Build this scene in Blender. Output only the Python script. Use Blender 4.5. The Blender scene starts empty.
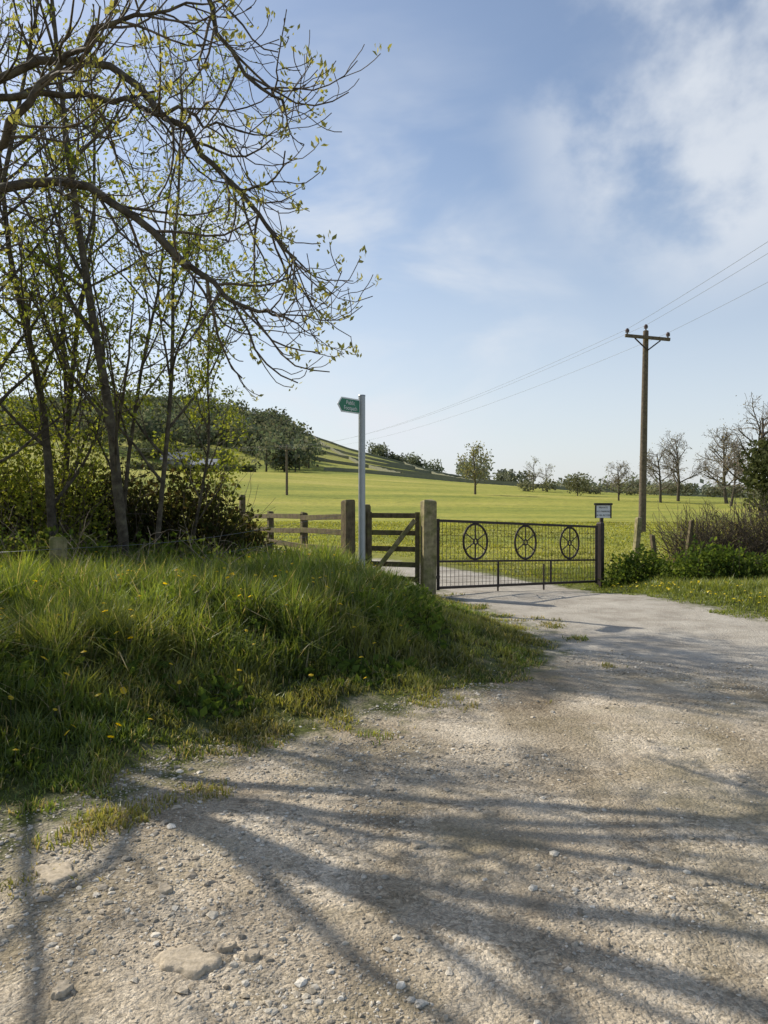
import bpy, math, random
import numpy as np
from mathutils import Vector
random.seed(7)
R = np.random.RandomState(11)
scene = bpy.context.scene
scene.view_settings.view_transform = 'Standard'
scene.view_settings.look = 'None'
scene.view_settings.exposure = 0

# ------------------------------------------------------------------ helpers
def ss(a, b, x):
    t = np.clip((np.asarray(x, float) - a) / (b - a), 0, 1)
    return t * t * (3 - 2 * t)
TAB = np.random.RandomState(5).rand(256, 256)
def vnoise(x, y):
    x = np.asarray(x, float); y = np.asarray(y, float)
    xi = np.floor(x).astype(int); yi = np.floor(y).astype(int)
    fx = x - xi; fy = y - yi
    fx = fx * fx * (3 - 2 * fx); fy = fy * fy * (3 - 2 * fy)
    a = TAB[xi % 256, yi % 256]; b = TAB[(xi + 1) % 256, yi % 256]
    c = TAB[xi % 256, (yi + 1) % 256]; d = TAB[(xi + 1) % 256, (yi + 1) % 256]
    return (a * (1 - fx) + b * fx) * (1 - fy) + (c * (1 - fx) + d * fx) * fy
def fbm(x, y, f=1.0, o=4):
    s = 0; a = 1; t = 0
    for i in range(o):
        s = s + a * vnoise(x * f + 17.3 * i, y * f + 9.1 * i); t += a; a *= .5; f *= 2.03
    return s / t

ROAD = np.array([(-25,-6),(-10,-1.5),(-6,1.0),(-3,2.6),(-1.75,3.47),(-1.44,3.86),(-1.11,4.59),(-.36,5.07),(.27,5.74),
 (1.05,6.55),(1.71,7.37),(2.0,8.1),(1.9,9.35),(1.5,11.05),(1.2,12.16),(1.0,12.8),(.6,14),(-.3,17),(-2,20),(-5,23),(-4.6,25),
 (-1,21.8),(1.5,19),(3.3,16.8),(4.1,15.4),(4.0,14.3),(4.55,12),(5.0,10),(6.5,8.7),(10,7.5),(30,4),(30,-14),(-25,-20)], float)
def road_sd(x, y):
    """signed distance to road outline, positive outside (on grass)"""
    x = np.asarray(x, float); y = np.asarray(y, float)
    best = np.full(x.shape, 1e9); inside = np.zeros(x.shape, bool)
    n = len(ROAD)
    for i in range(n):
        ax, ay = ROAD[i]; bx, by = ROAD[(i + 1) % n]
        dx, dy = bx - ax, by - ay
        t = np.clip(((x - ax) * dx + (y - ay) * dy) / (dx * dx + dy * dy), 0, 1)
        best = np.minimum(best, (x - ax - t * dx) ** 2 + (y - ay - t * dy) ** 2)
        if dy != 0:
            c = ((ay > y) != (by > y)) & (x < dx * (y - ay) / dy + ax)
            inside ^= c
    d = np.sqrt(best)
    return np.where(inside, -d, d)
HX = [-900, -400, -200, -110, -75, -33, -13, 6, 22, 61, 85, 150, 400, 900]
HZ = [20, 27, 35, 39, 38.5, 29, 22.5, 17.5, 13, 5.2, 2.6, 1.2, 1.5, 6]
def height(x, y):
    x = np.asarray(x, float); y = np.asarray(y, float)
    d = road_sd(x, y)
    left = ss(2.6, 1.2, x) * ss(15.5, 12.0, y)
    z = 0.44 * ss(0, 2.3, d) * left * (0.75 + 0.5 * fbm(x, y, .7, 2))
    z += 0.10 * ss(0, 1.2, d) * ss(3, 4, x) * ss(20, 15, y)
    z += 0.05 * ss(.1, .5, d) * (fbm(x + 40, y, 2.2, 3) - .5) * 2
    z -= 0.22 * ss(12.3, 15.8, y) * ss(.3, 4, x) * ss(32, 18, y)
    z += 0.35 * ss(17, 32, y) + 0.65 * ss(30, 120, y)
    z += 0.018 * (fbm(x, y, 1.3, 3) - .5) * 2 * ss(60, 20, y)
    far = ss(25, 70, y)
    z += far * 0.8 * (fbm(x, y, .03, 3) - .5)
    t = np.clip((y - 60) / 260, 0, 1) ** 1.3
    hx = np.interp(x, HX, HZ)
    fall = 1 - .9 * ss(345, 900, y)
    z += (hx - 1.0) * t * fall + 2.0 * t * (fbm(x, y, .02, 2) - .5)
    z -= 3.4 * np.exp(-((x + 45) / 22) ** 2 - ((y - 170) / 22) ** 2)
    return z
def hgt(x, y): return float(height(np.array([x]), np.array([y]))[0])

def mesh_from(name, verts, facelist, mats, cols=None, matidx=None, smooth=False, attrs=None, parent=None):
    me = bpy.data.meshes.new(name)
    verts = np.asarray(verts, np.float32)
    me.vertices.add(len(verts)); me.vertices.foreach_set("co", verts.ravel())
    loops = np.concatenate([np.asarray(f).ravel() for f in facelist]).astype(np.int32)
    counts = np.concatenate([np.full(len(f), np.asarray(f).shape[1]) for f in facelist])
    starts = np.concatenate([[0], np.cumsum(counts)[:-1]]).astype(np.int32)
    me.loops.add(len(loops)); me.loops.foreach_set("vertex_index", loops)
    me.polygons.add(len(counts)); me.polygons.foreach_set("loop_start", starts)
    for m in mats: me.materials.append(m)
    if matidx is not None: me.polygons.foreach_set("material_index", np.asarray(matidx, np.int32))
    me.update(calc_edges=True)
    me.polygons.foreach_set("use_smooth", np.full(len(counts), smooth, bool))
    if cols is not None:
        a = me.attributes.new("Col", 'FLOAT_COLOR', 'POINT')
        c = np.ones((len(verts), 4), np.float32); c[:, :3] = cols
        a.data.foreach_set("color", c.ravel())
    if attrs:
        for k, v in attrs.items():
            a = me.attributes.new(k, 'FLOAT', 'POINT'); a.data.foreach_set("value", np.asarray(v, np.float32))
    ob = bpy.data.objects.new(name, me); scene.collection.objects.link(ob)
    if parent: ob.parent = parent
    return ob
def empty(name, loc=(0, 0, 0)):
    e = bpy.data.objects.new(name, None); scene.collection.objects.link(e); e.empty_display_size = .2
    return e

# ------------------------------------------------------------------ materials
class N:
    def __init__(s, name):
        s.m = bpy.data.materials.new(name); s.m.use_nodes = True
        s.t = s.m.node_tree; s.t.nodes.clear()
        s.out = s.add('ShaderNodeOutputMaterial')
    def add(s, t, **k):
        n = s.t.nodes.new(t)
        for a, b in k.items(): setattr(n, a, b)
        return n
    def link(s, a, b): s.t.links.new(a, b)
    def noise(s, vec, scale, detail=4, rough=.55):
        n = s.add('ShaderNodeTexNoise'); n.inputs['Scale'].default_value = scale
        n.inputs['Detail'].default_value = detail; n.inputs['Roughness'].default_value = rough
        if vec is not None: s.link(vec, n.inputs['Vector'])
        return n.outputs['Fac']
    def ramp(s, f, stops):
        r = s.add('ShaderNodeValToRGB'); e = r.color_ramp.elements
        while len(e) < len(stops): e.new(.5)
        for i, (p, c) in enumerate(stops):
            e[i].position = p; e[i].color = (*c, 1) if len(c) == 3 else c
        s.link(f, r.inputs[0]); return r.outputs[0]
    def mix(s, f, a, b, mode='MIX'):
        m = s.add('ShaderNodeMix', data_type='RGBA', blend_type=mode)
        for v, i in ((f, 0), (a, 6), (b, 7)):
            if isinstance(v, (int, float)): m.inputs[i].default_value = v
            elif isinstance(v, tuple): m.inputs[i].default_value = (*v, 1)
            else: s.link(v, m.inputs[i])
        return m.outputs[2]
    def math(s, op, a, b=0.0, c=None, clamp=False):
        m = s.add('ShaderNodeMath', operation=op, use_clamp=clamp)
        for i, v in enumerate((a, b) if c is None else (a, b, c)):
            if isinstance(v, (int, float)): m.inputs[i].default_value = v
            else: s.link(v, m.inputs[i])
        return m.outputs[0]
    def attr(s, n, out='Fac'):
        a = s.add('ShaderNodeAttribute', attribute_name=n); return a.outputs[out]
    def princ(s, col, rough=.8, spec=.3, metal=0, bump=None, bs=.3, bd=.01):
        p = s.add('ShaderNodeBsdfPrincipled')
        if isinstance(col, tuple): p.inputs['Base Color'].default_value = (*col, 1)
        else: s.link(col, p.inputs['Base Color'])
        p.inputs['Roughness'].default_value = rough; p.inputs['Metallic'].default_value = metal
        p.inputs['Specular IOR Level'].default_value = spec
        if bump is not None:
            b = s.add('ShaderNodeBump'); b.inputs['Strength'].default_value = bs; b.inputs['Distance'].default_value = bd
            s.link(bump, b.inputs['Height']); s.link(b.outputs[0], p.inputs['Normal'])
        return p.outputs[0]
    def done(s, sh): s.link(sh, s.out.inputs[0]); return s.m
    def pos(s): return s.add('ShaderNodeNewGeometry').outputs['Position']

def leaf_mat(name, trans=.45, tint=(1.25, 1.15, .55), gloss=0.0):
    n = N(name); c = n.attr('Col', 'Color')
    p = n.add('ShaderNodeBsdfDiffuse'); n.link(c, p.inputs[0]); sh = p.outputs[0]
    tr = n.add('ShaderNodeBsdfTranslucent'); n.link(n.mix(1.0, c, tint, 'MULTIPLY'), tr.inputs[0])
    ms = n.add('ShaderNodeMixShader'); ms.inputs[0].default_value = trans
    n.link(sh, ms.inputs[1]); n.link(tr.outputs[0], ms.inputs[2]); sh = ms.outputs[0]
    if gloss:
        g = n.add('ShaderNodeBsdfGlossy'); g.inputs['Roughness'].default_value = .45; g.inputs[0].default_value = (.9, .95, .85, 1)
        m2 = n.add('ShaderNodeMixShader'); m2.inputs[0].default_value = gloss
        n.link(sh, m2.inputs[1]); n.link(g.outputs[0], m2.inputs[2]); sh = m2.outputs[0]
    return n.done(sh)
M_leaf = leaf_mat('leaf', .5, (1.45, 1.35, .6))
M_grass = leaf_mat('grass_blade', .5, (1.5, 1.38, .55), .04)
M_farleaf = leaf_mat('far_leaf', .35, (1.1, 1.1, .8))

def mat_bark():
    n = N('bark'); p = n.pos()
    c = n.ramp(n.noise(p, 9, 3, .65), [(.3, (.045, .037, .028)), (.55, (.11, .092, .068)), (.75, (.18, .17, .11))])
    return n.done(n.princ(c, .9, .15, bump=n.noise(p, 45, 2), bs=.6, bd=.01))
M_bark = mat_bark()
def mat_twig():
    n = N('twig'); p = n.pos()
    c = n.ramp(n.noise(p, 20, 1), [(.35, (.06, .048, .035)), (.7, (.17, .135, .095))])
    return n.done(n.princ(c, .8, .2))
M_twig = mat_twig()
def mat_wood(name, a, b, moss=.3):
    n = N(name); tc = n.add('ShaderNodeTexCoord').outputs['Object']
    mp = n.add('ShaderNodeMapping'); mp.inputs['Scale'].default_value = (1, 1, .08); n.link(tc, mp.inputs[0])
    g = n.noise(mp.outputs[0], 60, 4, .6)
    c = n.mix(g, a, b)
    ms = n.ramp(n.noise(n.pos(), 5, 4, .6), [(.45, (0, 0, 0)), (.65, (1, 1, 1))])
    c = n.mix(n.math('MULTIPLY', ms, moss), c, (.17, .18, .05))
    st = n.ramp(n.noise(n.pos(), 11, 3, .6), [(.35, (.45, .45, .45)), (.6, (1, 1, 1))])
    c = n.mix(.7, c, st, 'MULTIPLY')
    return n.done(n.princ(c, .85, .2, bump=g, bs=.6, bd=.008))
M_wood = mat_wood('weathered_timber', (.08, .06, .038), (.25, .195, .115), .5)
M_woodpost = mat_wood('mossy_timber', (.20, .165, .09), (.52, .44, .25), .7)
M_pole = mat_wood('pole_timber', (.09, .07, .05), (.24, .19, .14), .1)
def simple(name, col, rough=.6, metal=0, spec=.4, var=.25, scale=15):
    n = N(name); f = n.noise(n.pos(), scale, 4, .6)
    d = tuple(x * (1 - var) for x in col); l = tuple(min(1, x * (1 + var)) for x in col)
    return n.done(n.princ(n.mix(f, d, l), rough, spec, metal, bump=f, bs=.15, bd=.003))
M_iron = simple('dark_gate_metal', (.045, .033, .027), .6, .2, var=.6)
M_galv = simple('galvanised_steel', (.36, .38, .39), .45, .6, var=.15)
M_green = simple('sign_green', (.01, .17, .085), .35, 0, var=.1)
M_white = simple('sign_white', (.75, .76, .74), .4, 0, var=.06)
M_black = simple('sign_black', (.02, .02, .02), .5)
M_ceram = simple('insulator_ceramic', (.09, .06, .05), .3)
M_wire = simple('line_wire', (.22, .23, .24), .5, .3)
M_wall = simple('limestone', (.27, .26, .22), .9, 0, .1, .5, 1.5)
M_roof = simple('slate_roof', (.15, .16, .17), .8, 0, .2, .25, .6)
M_roof2 = simple('sheet_roof', (.30, .31, .32), .6, 0, .3, .15, .6)
M_glass = simple('window_dark', (.02, .025, .03), .15, 0, .5)

def mat_ground():
    n = N('ground_surface'); p = n.pos()
    d = n.attr('edge'); asph = n.attr('asph'); dist = n.attr('dist')
    ragged = n.math('MULTIPLY', n.math('SUBTRACT', n.noise(p, 3.0, 5, .68), .5), 2.0)
    m = n.math('ADD', d, ragged)
    gm = n.add('ShaderNodeMapRange', clamp=True); gm.inputs[1].default_value = -.15; gm.inputs[2].default_value = .35
    n.link(m, gm.inputs[0]); gmask = gm.outputs[0]
    # warp the cells so stones are not evenly sized
    wn_ = n.add('ShaderNodeTexNoise'); wn_.inputs['Scale'].default_value = 9; wn_.inputs['Detail'].default_value = 2; n.link(p, wn_.inputs['Vector'])
    vm = n.add('ShaderNodeVectorMath', operation='MULTIPLY_ADD'); n.link(wn_.outputs['Color'], vm.inputs[0]); vm.inputs[1].default_value = (.09, .09, .09); n.link(p, vm.inputs[2])
    vo = n.add('ShaderNodeTexVoronoi'); vo.inputs['Scale'].default_value = 50; n.link(vm.outputs[0], vo.inputs['Vector'])
    vo2 = n.add('ShaderNodeTexVoronoi'); vo2.inputs['Scale'].default_value = 160; n.link(vm.outputs[0], vo2.inputs['Vector'])
    sepc = n.add('ShaderNodeSeparateColor'); n.link(vo.outputs['Color'], sepc.inputs[0])
    sepd = n.add('ShaderNodeSeparateColor'); n.link(vo2.outputs['Color'], sepd.inputs[0])
    g1 = n.ramp(n.noise(p, 1.1, 6, .7), [(.28, (.27, .215, .145)), (.5, (.46, .39, .29)), (.7, (.62, .545, .43))])
    cell = n.ramp(sepc.outputs[0], [(0, (.62, .60, .57)), (.5, (1, 1, 1)), (1, (1.35, 1.35, 1.35))])
    cell2 = n.ramp(sepd.outputs[0], [(0, (.62, .62, .62)), (.7, (1, 1, 1)), (1, (1.3, 1.3, 1.3))])
    cm = n.ramp(n.noise(p, 2.1, 4, .6), [(.4, (.15, .15, .15)), (.62, (1, 1, 1))])
    g = n.mix(cm, g1, n.mix(1.0, g1, cell, 'MULTIPLY')); g = n.mix(.85, g, cell2, 'MULTIPLY')
    g = n.mix(n.math('MULTIPLY', n.ramp(n.noise(p, .8, 5, .66), [(.49, (0, 0, 0)), (.63, (1, 1, 1))]), .6), g, (.22, .185, .105))
    mpt = n.add('ShaderNodeMapping'); mpt.inputs['Rotation'].default_value = (0, 0, .35); mpt.inputs['Scale'].default_value = (1.4, .16, 1); n.link(p, mpt.inputs[0])
    tr = n.ramp(n.noise(mpt.outputs[0], 1.0, 3, .55), [(.38, (.72, .70, .66)), (.52, (1, 1, 1)), (.7, (1.15, 1.15, 1.15))])
    g = n.mix(.95, g, tr, 'MULTIPLY')
    a1 = n.ramp(n.noise(p, 1.6, 5, .72), [(.3, (.29, .255, .205)), (.5, (.42, .38, .315)), (.7, (.52, .48, .405))])
    a1 = n.mix(.5, a1, cell2, 'MULTIPLY')
    am = n.add('ShaderNodeMapRange', clamp=True); am.inputs[1].default_value = -.3; am.inputs[2].default_value = .3
    n.link(n.math('ADD', asph, n.math('MULTIPLY', n.math('SUBTRACT', n.noise(p, 1.5, 5, .65), .5), 3.2)), am.inputs[0])
    hard = n.mix(am.outputs[0], g, a1)
    soil = n.ramp(n.noise(p, 14, 4, .7), [(.3, (.045, .05, .018)), (.6, (.10, .115, .03)), (.8, (.19, .165, .075))])
    mp = n.add('ShaderNodeMapping'); mp.inputs['Scale'].default_value = (.22, 1, 1); n.link(p, mp.inputs[0])
    fn = n.noise(mp.outputs[0], .08, 6, .72)
    field = n.ramp(fn, [(.32, (.13, .165, .03)), (.45, (.235, .255, .045)), (.55, (.32, .31, .06)), (.68, (.42, .37, .10))])
    fine = n.ramp(n.noise(p, 1.6, 6, .8), [(.25, (.4, .45, .4)), (.5, (1, 1, 1)), (.8, (1.4, 1.3, 1.15))])
    field = n.mix(.9, field, fine, 'MULTIPLY')
    vy = n.add('ShaderNodeTexVoronoi'); vy.inputs['Scale'].default_value = 1.8; n.link(p, vy.inputs['Vector'])
    yel = n.math('LESS_THAN', vy.outputs['Distance'], .12)
    yel = n.math('MULTIPLY', yel, n.ramp(n.noise(p, .12, 2), [(.42, (0, 0, 0)), (.56, (1, 1, 1))]))
    field = n.mix(yel, field, (.60, .48, .04))
    fm = n.add('ShaderNodeMapRange', clamp=True); fm.inputs[1].default_value = 15; fm.inputs[2].default_value = 24
    n.link(dist, fm.inputs[0])
    gr = n.mix(fm.outputs[0], soil, field)
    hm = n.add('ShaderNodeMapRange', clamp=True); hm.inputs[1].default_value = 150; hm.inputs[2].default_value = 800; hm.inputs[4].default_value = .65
    n.link(dist, hm.inputs[0]); gr = n.mix(hm.outputs[0], gr, (.27, .32, .22))  # aerial haze painted into the grass colour, growing with distance
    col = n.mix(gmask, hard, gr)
    b = n.math('ADD', n.math('MULTIPLY', vo.outputs['Distance'], -.8), n.math('MULTIPLY', n.noise(p, 30, 3, .75), 2.0))
    return n.done(n.princ(col, .92, .12, bump=b, bs=.7, bd=.012))
M_ground = mat_ground()

# ------------------------------------------------------------------ ground sheet
rad = [0.0]; r = .5
while r < 3500:
    rad.append(r); r *= 1.0125 if r > 3 else 1.03
rad = np.array(rad)
ang = np.concatenate([np.arange(-42, 42, .24), np.arange(42, 318, 3.0)])
A, Rr = np.meshgrid(np.radians(ang), rad)
GX = Rr * np.sin(A); GY = Rr * np.cos(A)
gz = height(GX.ravel(), GY.ravel())
V = np.stack([GX.ravel(), GY.ravel(), gz], 1)
na, nr = len(ang), len(rad)
ii, jj = np.meshgrid(np.arange(nr - 1), np.arange(na), indexing='ij')
j2 = (jj + 1) % na
F = np.stack([ii * na + jj, ii * na + j2, (ii + 1) * na + j2, (ii + 1) * na + jj], -1).reshape(-1, 4)[:, ::-1]
sd = road_sd(V[:, 0], V[:, 1])
sd = np.where(V[:,1] > 13.2, sd + .25 + .5*ss(16,22,V[:,1]), sd)
asph = V[:, 1] - (7.9 - .8 * (V[:, 0] - 1.7))
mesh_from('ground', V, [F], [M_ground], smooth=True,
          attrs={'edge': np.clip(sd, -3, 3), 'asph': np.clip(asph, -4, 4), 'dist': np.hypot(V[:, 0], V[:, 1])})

# ------------------------------------------------------------------ branches / leaves
def tubes_geo(tubes, sides):
    by = {}
    for p, r in tubes: by.setdefault(len(p), []).append((p, r))
    Vs, Fs, off = [], [], 0
    for n_, lst in by.items():
        P = np.array([a for a, b in lst], float); Rd = np.array([b for a, b in lst], float)
        T = np.gradient(P, axis=1); T /= np.linalg.norm(T, axis=2, keepdims=True) + 1e-9
        mt = T.mean(1); ax = np.argmin(np.abs(mt), 1); ref = np.eye(3)[ax][:, None, :]
        U = np.cross(T, np.broadcast_to(ref, T.shape)); U /= np.linalg.norm(U, axis=2, keepdims=True) + 1e-9
        W = np.cross(T, U)
        th = np.linspace(0, 2 * np.pi, sides, endpoint=False)
        ring = (U[:, :, None, :] * np.cos(th)[None, None, :, None] + W[:, :, None, :] * np.sin(th)[None, None, :, None])
        X = P[:, :, None, :] + ring * Rd[:, :, None, None]
        Vs.append(X.reshape(-1, 3)); t = len(lst)
        a, b, c = np.meshgrid(np.arange(t), np.arange(n_ - 1), np.arange(sides), indexing='ij')
        c2 = (c + 1) % sides; base = off + a * n_ * sides
        f = np.stack([base + b * sides + c, base + b * sides + c2, base + (b + 1) * sides + c2, base + (b + 1) * sides + c], -1).reshape(-1, 4)
        Fs.append(f); off += t * n_ * sides
    return np.concatenate(Vs), np.concatenate(Fs)
def rand_unit(n):
    v = R.normal(size=(n, 3)); return v / np.linalg.norm(v, axis=1, keepdims=True)
def leaves_geo(C, size, cols, wid=.55, upbias=0.0, droop=None):
    n = len(C); a = rand_unit(n); a[:, 2] += upbias; a /= np.linalg.norm(a, axis=1, keepdims=True)
    b = np.cross(a, rand_unit(n)); b /= np.linalg.norm(b, axis=1, keepdims=True) + 1e-9
    nn = np.cross(a, b)
    s = size[:, None]
    v = np.stack([C, C + a * s * .5 + b * s * wid * .5 + nn * s * .08, C + a * s, C + a * s * .5 - b * s * wid * .5 + nn * s * .08], 1).reshape(-1, 3)
    f = np.arange(4 * n).reshape(-1, 4)
    return v, f, np.repeat(cols, 4, 0)
def pal(n, cs, jit=.2):
    cs = np.array(cs); w = R.randint(0, len(cs), n); t = R.rand(n, 1)
    c = cs[w] * t + cs[R.randint(0, len(cs), n)] * (1 - t)
    return np.clip(c * (1 + (R.rand(n, 1) - .5) * 2 * jit), 0.004, 1)

def grow(T, L, p, d, length, r, level, P):
    n = P['segs'][level]; pts = [np.array(p, float)]; d = np.array(d, float); d /= np.linalg.norm(d)
    dirs = [d.copy()]; st = length / n
    for i in range(n):
        tr = P['trop'][level]
        if P.get('upturn') and level >= P['upturn']: tr = tr if i < n * .5 else abs(tr) * 2.2 + .14
        d = d + R.normal(size=3) * P['wob'][level]; d[2] += tr; d /= np.linalg.norm(d)
        pts.append(pts[-1] + d * st); dirs.append(d.copy())
    tip = P['tip'][level]
    rr = r * (1 - (1 - tip) * np.linspace(0, 1, n + 1))
    T[min(level, 3)].append((np.array(pts), np.maximum(rr, P.get('rmin', .002))))
    spawn(T, L, pts, dirs, rr, length, level, P)
def spawn(T, L, pts, dirs, rr, length, level, P, t0=None):
    last = level == len(P['segs']) - 1
    n = len(pts) - 1
    if last:
        L.append(pts[-1])
        if R.rand() < P.get('midleaf', .3): L.append(pts[n // 2 + 1])
        return
    k = P['kids'][level]; k = max(1, int(k * (.75 + .5 * R.rand())))
    t0 = P['start'][level] if t0 is None else t0
    for j in range(k):
        t = t0 + (1 - t0) * (j + R.rand()) / k
        x = min(t * n, n - 1e-3); i = int(x); f = x - i
        q = np.array(pts[i]) * (1 - f) + np.array(pts[i + 1]) * f
        dd = dirs[i + 1] if i + 1 < len(dirs) else dirs[-1]
        s = np.cross(dd, rand_unit(1)[0]); s /= np.linalg.norm(s) + 1e-9
        an = math.radians(P['ang'][level] * (.7 + .6 * R.rand()))
        cd = dd * math.cos(an) + s * math.sin(an)
        cl = length * P['ratio'][level] * (1.15 - .6 * t) * (.7 + .6 * R.rand())
        cl = min(cl, P.get('maxlen', 99))
        cr = min(rr[i] * .62, P.get('rcap', [9] * 6)[level + 1] * (.8 + .4 * R.rand()))
        grow(T, L, q, cd, cl, cr, level + 1, P)
def build_tree(name, T, leaf=None, sides=(10, 7, 5, 3), twigmat=None):
    Vs, Fs, Ms, Cs, off = [], [], [], [], 0
    for lv in range(4):
        if T[lv]:
            v, f = tubes_geo(T[lv], sides[lv]); Vs.append(v); Fs.append(f + off); off += len(v)
            Ms.append(np.full(len(f), 0 if lv < 2 else 1)); Cs.append(np.full((len(v), 3), .1))
    if leaf is not None:
        v, f, c = leaf; Vs.append(v); Fs.append(f + off); Ms.append(np.full(len(f), 2)); Cs.append(c)
    return mesh_from(name, np.concatenate(Vs), [np.concatenate(Fs)], [M_bark, twigmat or M_twig, M_leaf],
                     cols=np.concatenate(Cs), matidx=np.concatenate(Ms), smooth=True)
def clusters(L, m, sd_, size, cs, upbias=0.3, keep=1.0, wid=.55):
    L = np.array(L); L = L[R.rand(len(L)) < keep]
    C = np.repeat(L, m, 0) + R.normal(size=(len(L) * m, 3)) * sd_
    s = size * (.6 + .8 * R.rand(len(C)))
    return leaves_geo(C, s, pal(len(C), cs), wid, upbias)
def catmull(pts, n):
    pts = np.array(pts, float); P = np.vstack([2 * pts[0] - pts[1], pts, 2 * pts[-1] - pts[-2]])
    out = []; m = len(pts) - 1
    for u in np.linspace(0, m - 1e-6, n):
        i = int(u); f = u - i; a, b, c, d = P[i:i + 4]
        out.append(.5 * (2 * b + (c - a) * f + (2 * a - 5 * b + 4 * c - d) * f * f + (3 * b - 3 * c + d - a) * f ** 3))
    return np.array(out)

# --- ash tree (trunk just left of view, limbs overhang the lane)
ASH = dict(segs=[10, 8, 6, 6], trop=[.02, -.02, -.07, -.06], wob=[.06, .10, .11, .12], tip=[.3, .25, .45, .7], kids=[9, 7, 5],
           start=[.25, .15, .15], ang=[45, 46, 46], ratio=[.5, .42, .5], upturn=2, rmin=.0036, rcap=[9, .045, .013, .0062], maxlen=1.3, midleaf=.1)
T = [[], [], [], []]; L = []
tr = catmull([(-5.7, 6.4, .2), (-5.6, 6.4, 1.6), (-5.5, 6.5, 3.2), (-5.6, 6.3, 5.0), (-5.4, 6.2, 7.2)], 16)
T[0].append((tr, np.linspace(.20, .06, 16)))
limbs = [
 [(-5.5, 6.5, 3.0), (-4.4, 6.6, 3.9), (-3.28, 6.5, 4.2), (-2.48, 6.4, 4.2), (-1.83, 6.2, 3.75), (-1.33, 6.0, 3.28), (-1.0, 5.9, 3.05), (-.75, 5.85, 3.0)],
 [(-5.5, 6.5, 3.4), (-3.9, 6.1, 3.9), (-2.78, 5.6, 4.25), (-2.34, 5.5, 4.7), (-1.84, 5.5, 5.05), (-1.3, 5.5, 5.15)],
 [(-5.6, 6.3, 4.6), (-3.9, 6.2, 6.3), (-2.8, 6.1, 6.6), (-1.9, 6.0, 6.1), (-1.4, 6.0, 5.45), (-1.0, 6.0, 4.9), (-.75, 5.9, 4.55)],
 [(-5.6, 6.4, 3.9), (-4.0, 6.9, 5.1), (-2.75, 6.9, 5.6), (-1.95, 6.8, 5.0), (-1.45, 6.7, 4.5), (-1.1, 6.6, 4.05), (-.86, 6.5, 3.75), (-.75, 6.4, 3.55)],
 [(-5.6, 6.4, 3.6), (-4.2, 6.7, 4.9), (-3.2, 6.8, 5.2), (-2.3, 6.7, 5.1), (-1.7, 6.6, 4.9), (-1.1, 6.5, 4.7)],
 [(-5.6, 6.4, 2.8), (-4.4, 6.0, 3.3), (-3.4, 5.6, 3.4), (-2.9, 5.3, 3.15)],
 [(-5.6, 6.4, 4.2), (-4.6, 5.4, 5.4), (-3.6, 4.4, 6.2), (-2.4, 3.6, 6.4), (-1.2, 3.2, 6.1)],
 [(-5.6, 6.4, 4.2), (-5.0, 5.0, 5.0), (-4.4, 3.6, 5.4), (-3.6, 2.4, 5.2), (-2.8, 1.6, 4.8)],
 [(-5.5, 6.4, 5.2), (-4.4, 6.6, 6.8), (-3.0, 6.9, 7.6), (-1.6, 6.8, 7.6), (-.6, 6.6, 7.3)],
 [(-5.6, 6.4, 3.2), (-5.4, 5.0, 3.8), (-5.0, 3.8, 3.9), (-4.6, 2.8, 3.6), (-4.2, 2.0, 3.2)],
]
for k, lb in enumerate(limbs):
    pts = catmull(lb, 22); pts[1:-1] += R.normal(size=(20, 3)) * .03
    r0 = .058 if k == 0 else (.048 if k < 6 else .034)
    rr = np.linspace(r0, .007, 22)
    T[1].append((pts, rr))
    d = np.gradient(pts, axis=0); d /= np.linalg.norm(d, axis=1, keepdims=True)
    ln = np.linalg.norm(np.diff(pts, axis=0), axis=1).sum()
    P = dict(ASH); P['kids'] = [9, 22 if k < 6 else 13, 5]; P['ratio'] = [.5, .25, .5]; P['start'] = [.25, .22, .15]; P['maxlen'] = .9
    spawn(T, L, pts, d, rr, ln, 1, P)
    grow(T, L, pts[-1], d[-1], .3, .007, 2, P)
for j in range(6):
    az = math.radians(150 + j * 36); i = int(R.randint(7, 14)); P = dict(ASH); P['kids'] = [9, 7, 4]
    grow(T, L, tr[i], (math.cos(az), math.sin(az), .7), 2.8, .04, 1, P)
lf = clusters(L, 7, .024, .054, [(.30, .30, .11), (.37, .35, .16), (.23, .23, .08)], .9, .6, .42)
build_tree('ash_tree', T, lf)

# --- slender hedgerow trees
HT = dict(segs=[12, 8, 6, 4], trop=[.03, .05, .02, .0], wob=[.05, .09, .12, .15], tip=[.25, .3, .4, .6], kids=[16, 7, 4],
          start=[.16, .2, .2], ang=[38, 42, 50], ratio=[.30, .42, .45], rmin=.003, rcap=[9, .026, .010, .0046], maxlen=2.4, midleaf=.9)
SPR = [(.27, .31, .06), (.21, .25, .05), (.34, .35, .10), (.14, .18, .035)]
specs = [((-4.55, 10.6), (-.17, .0, 1), 7.0, .07, 9), ((-4.75, 11.3), (-.03, .02, 1), 8.2, .055, 8), ((-3.62, 10.6), (-.035, 0, 1), 8.8, .08, 4),
         ((-3.35, 11.0), (.16, .0, 1), 7.4, .042, 9), ((-3.95, 11.4), (.10, .05, 1), 7.6, .036, 6), ((-5.6, 10.2), (.1, .0, 1), 8.0, .065, 10),
         ((-6.8, 11.5), (.05, 0, 1), 8.0, .09, 8), ((-5.3, 12.2), (.1, 0, 1), 7, .045, 8), ((-3.1, 11.8), (.16, .1, 1), 5.0, .028, 9),
         ((-6.7, 8.3), (-.02, 0, 1), 6.2, .07, 14)]
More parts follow.
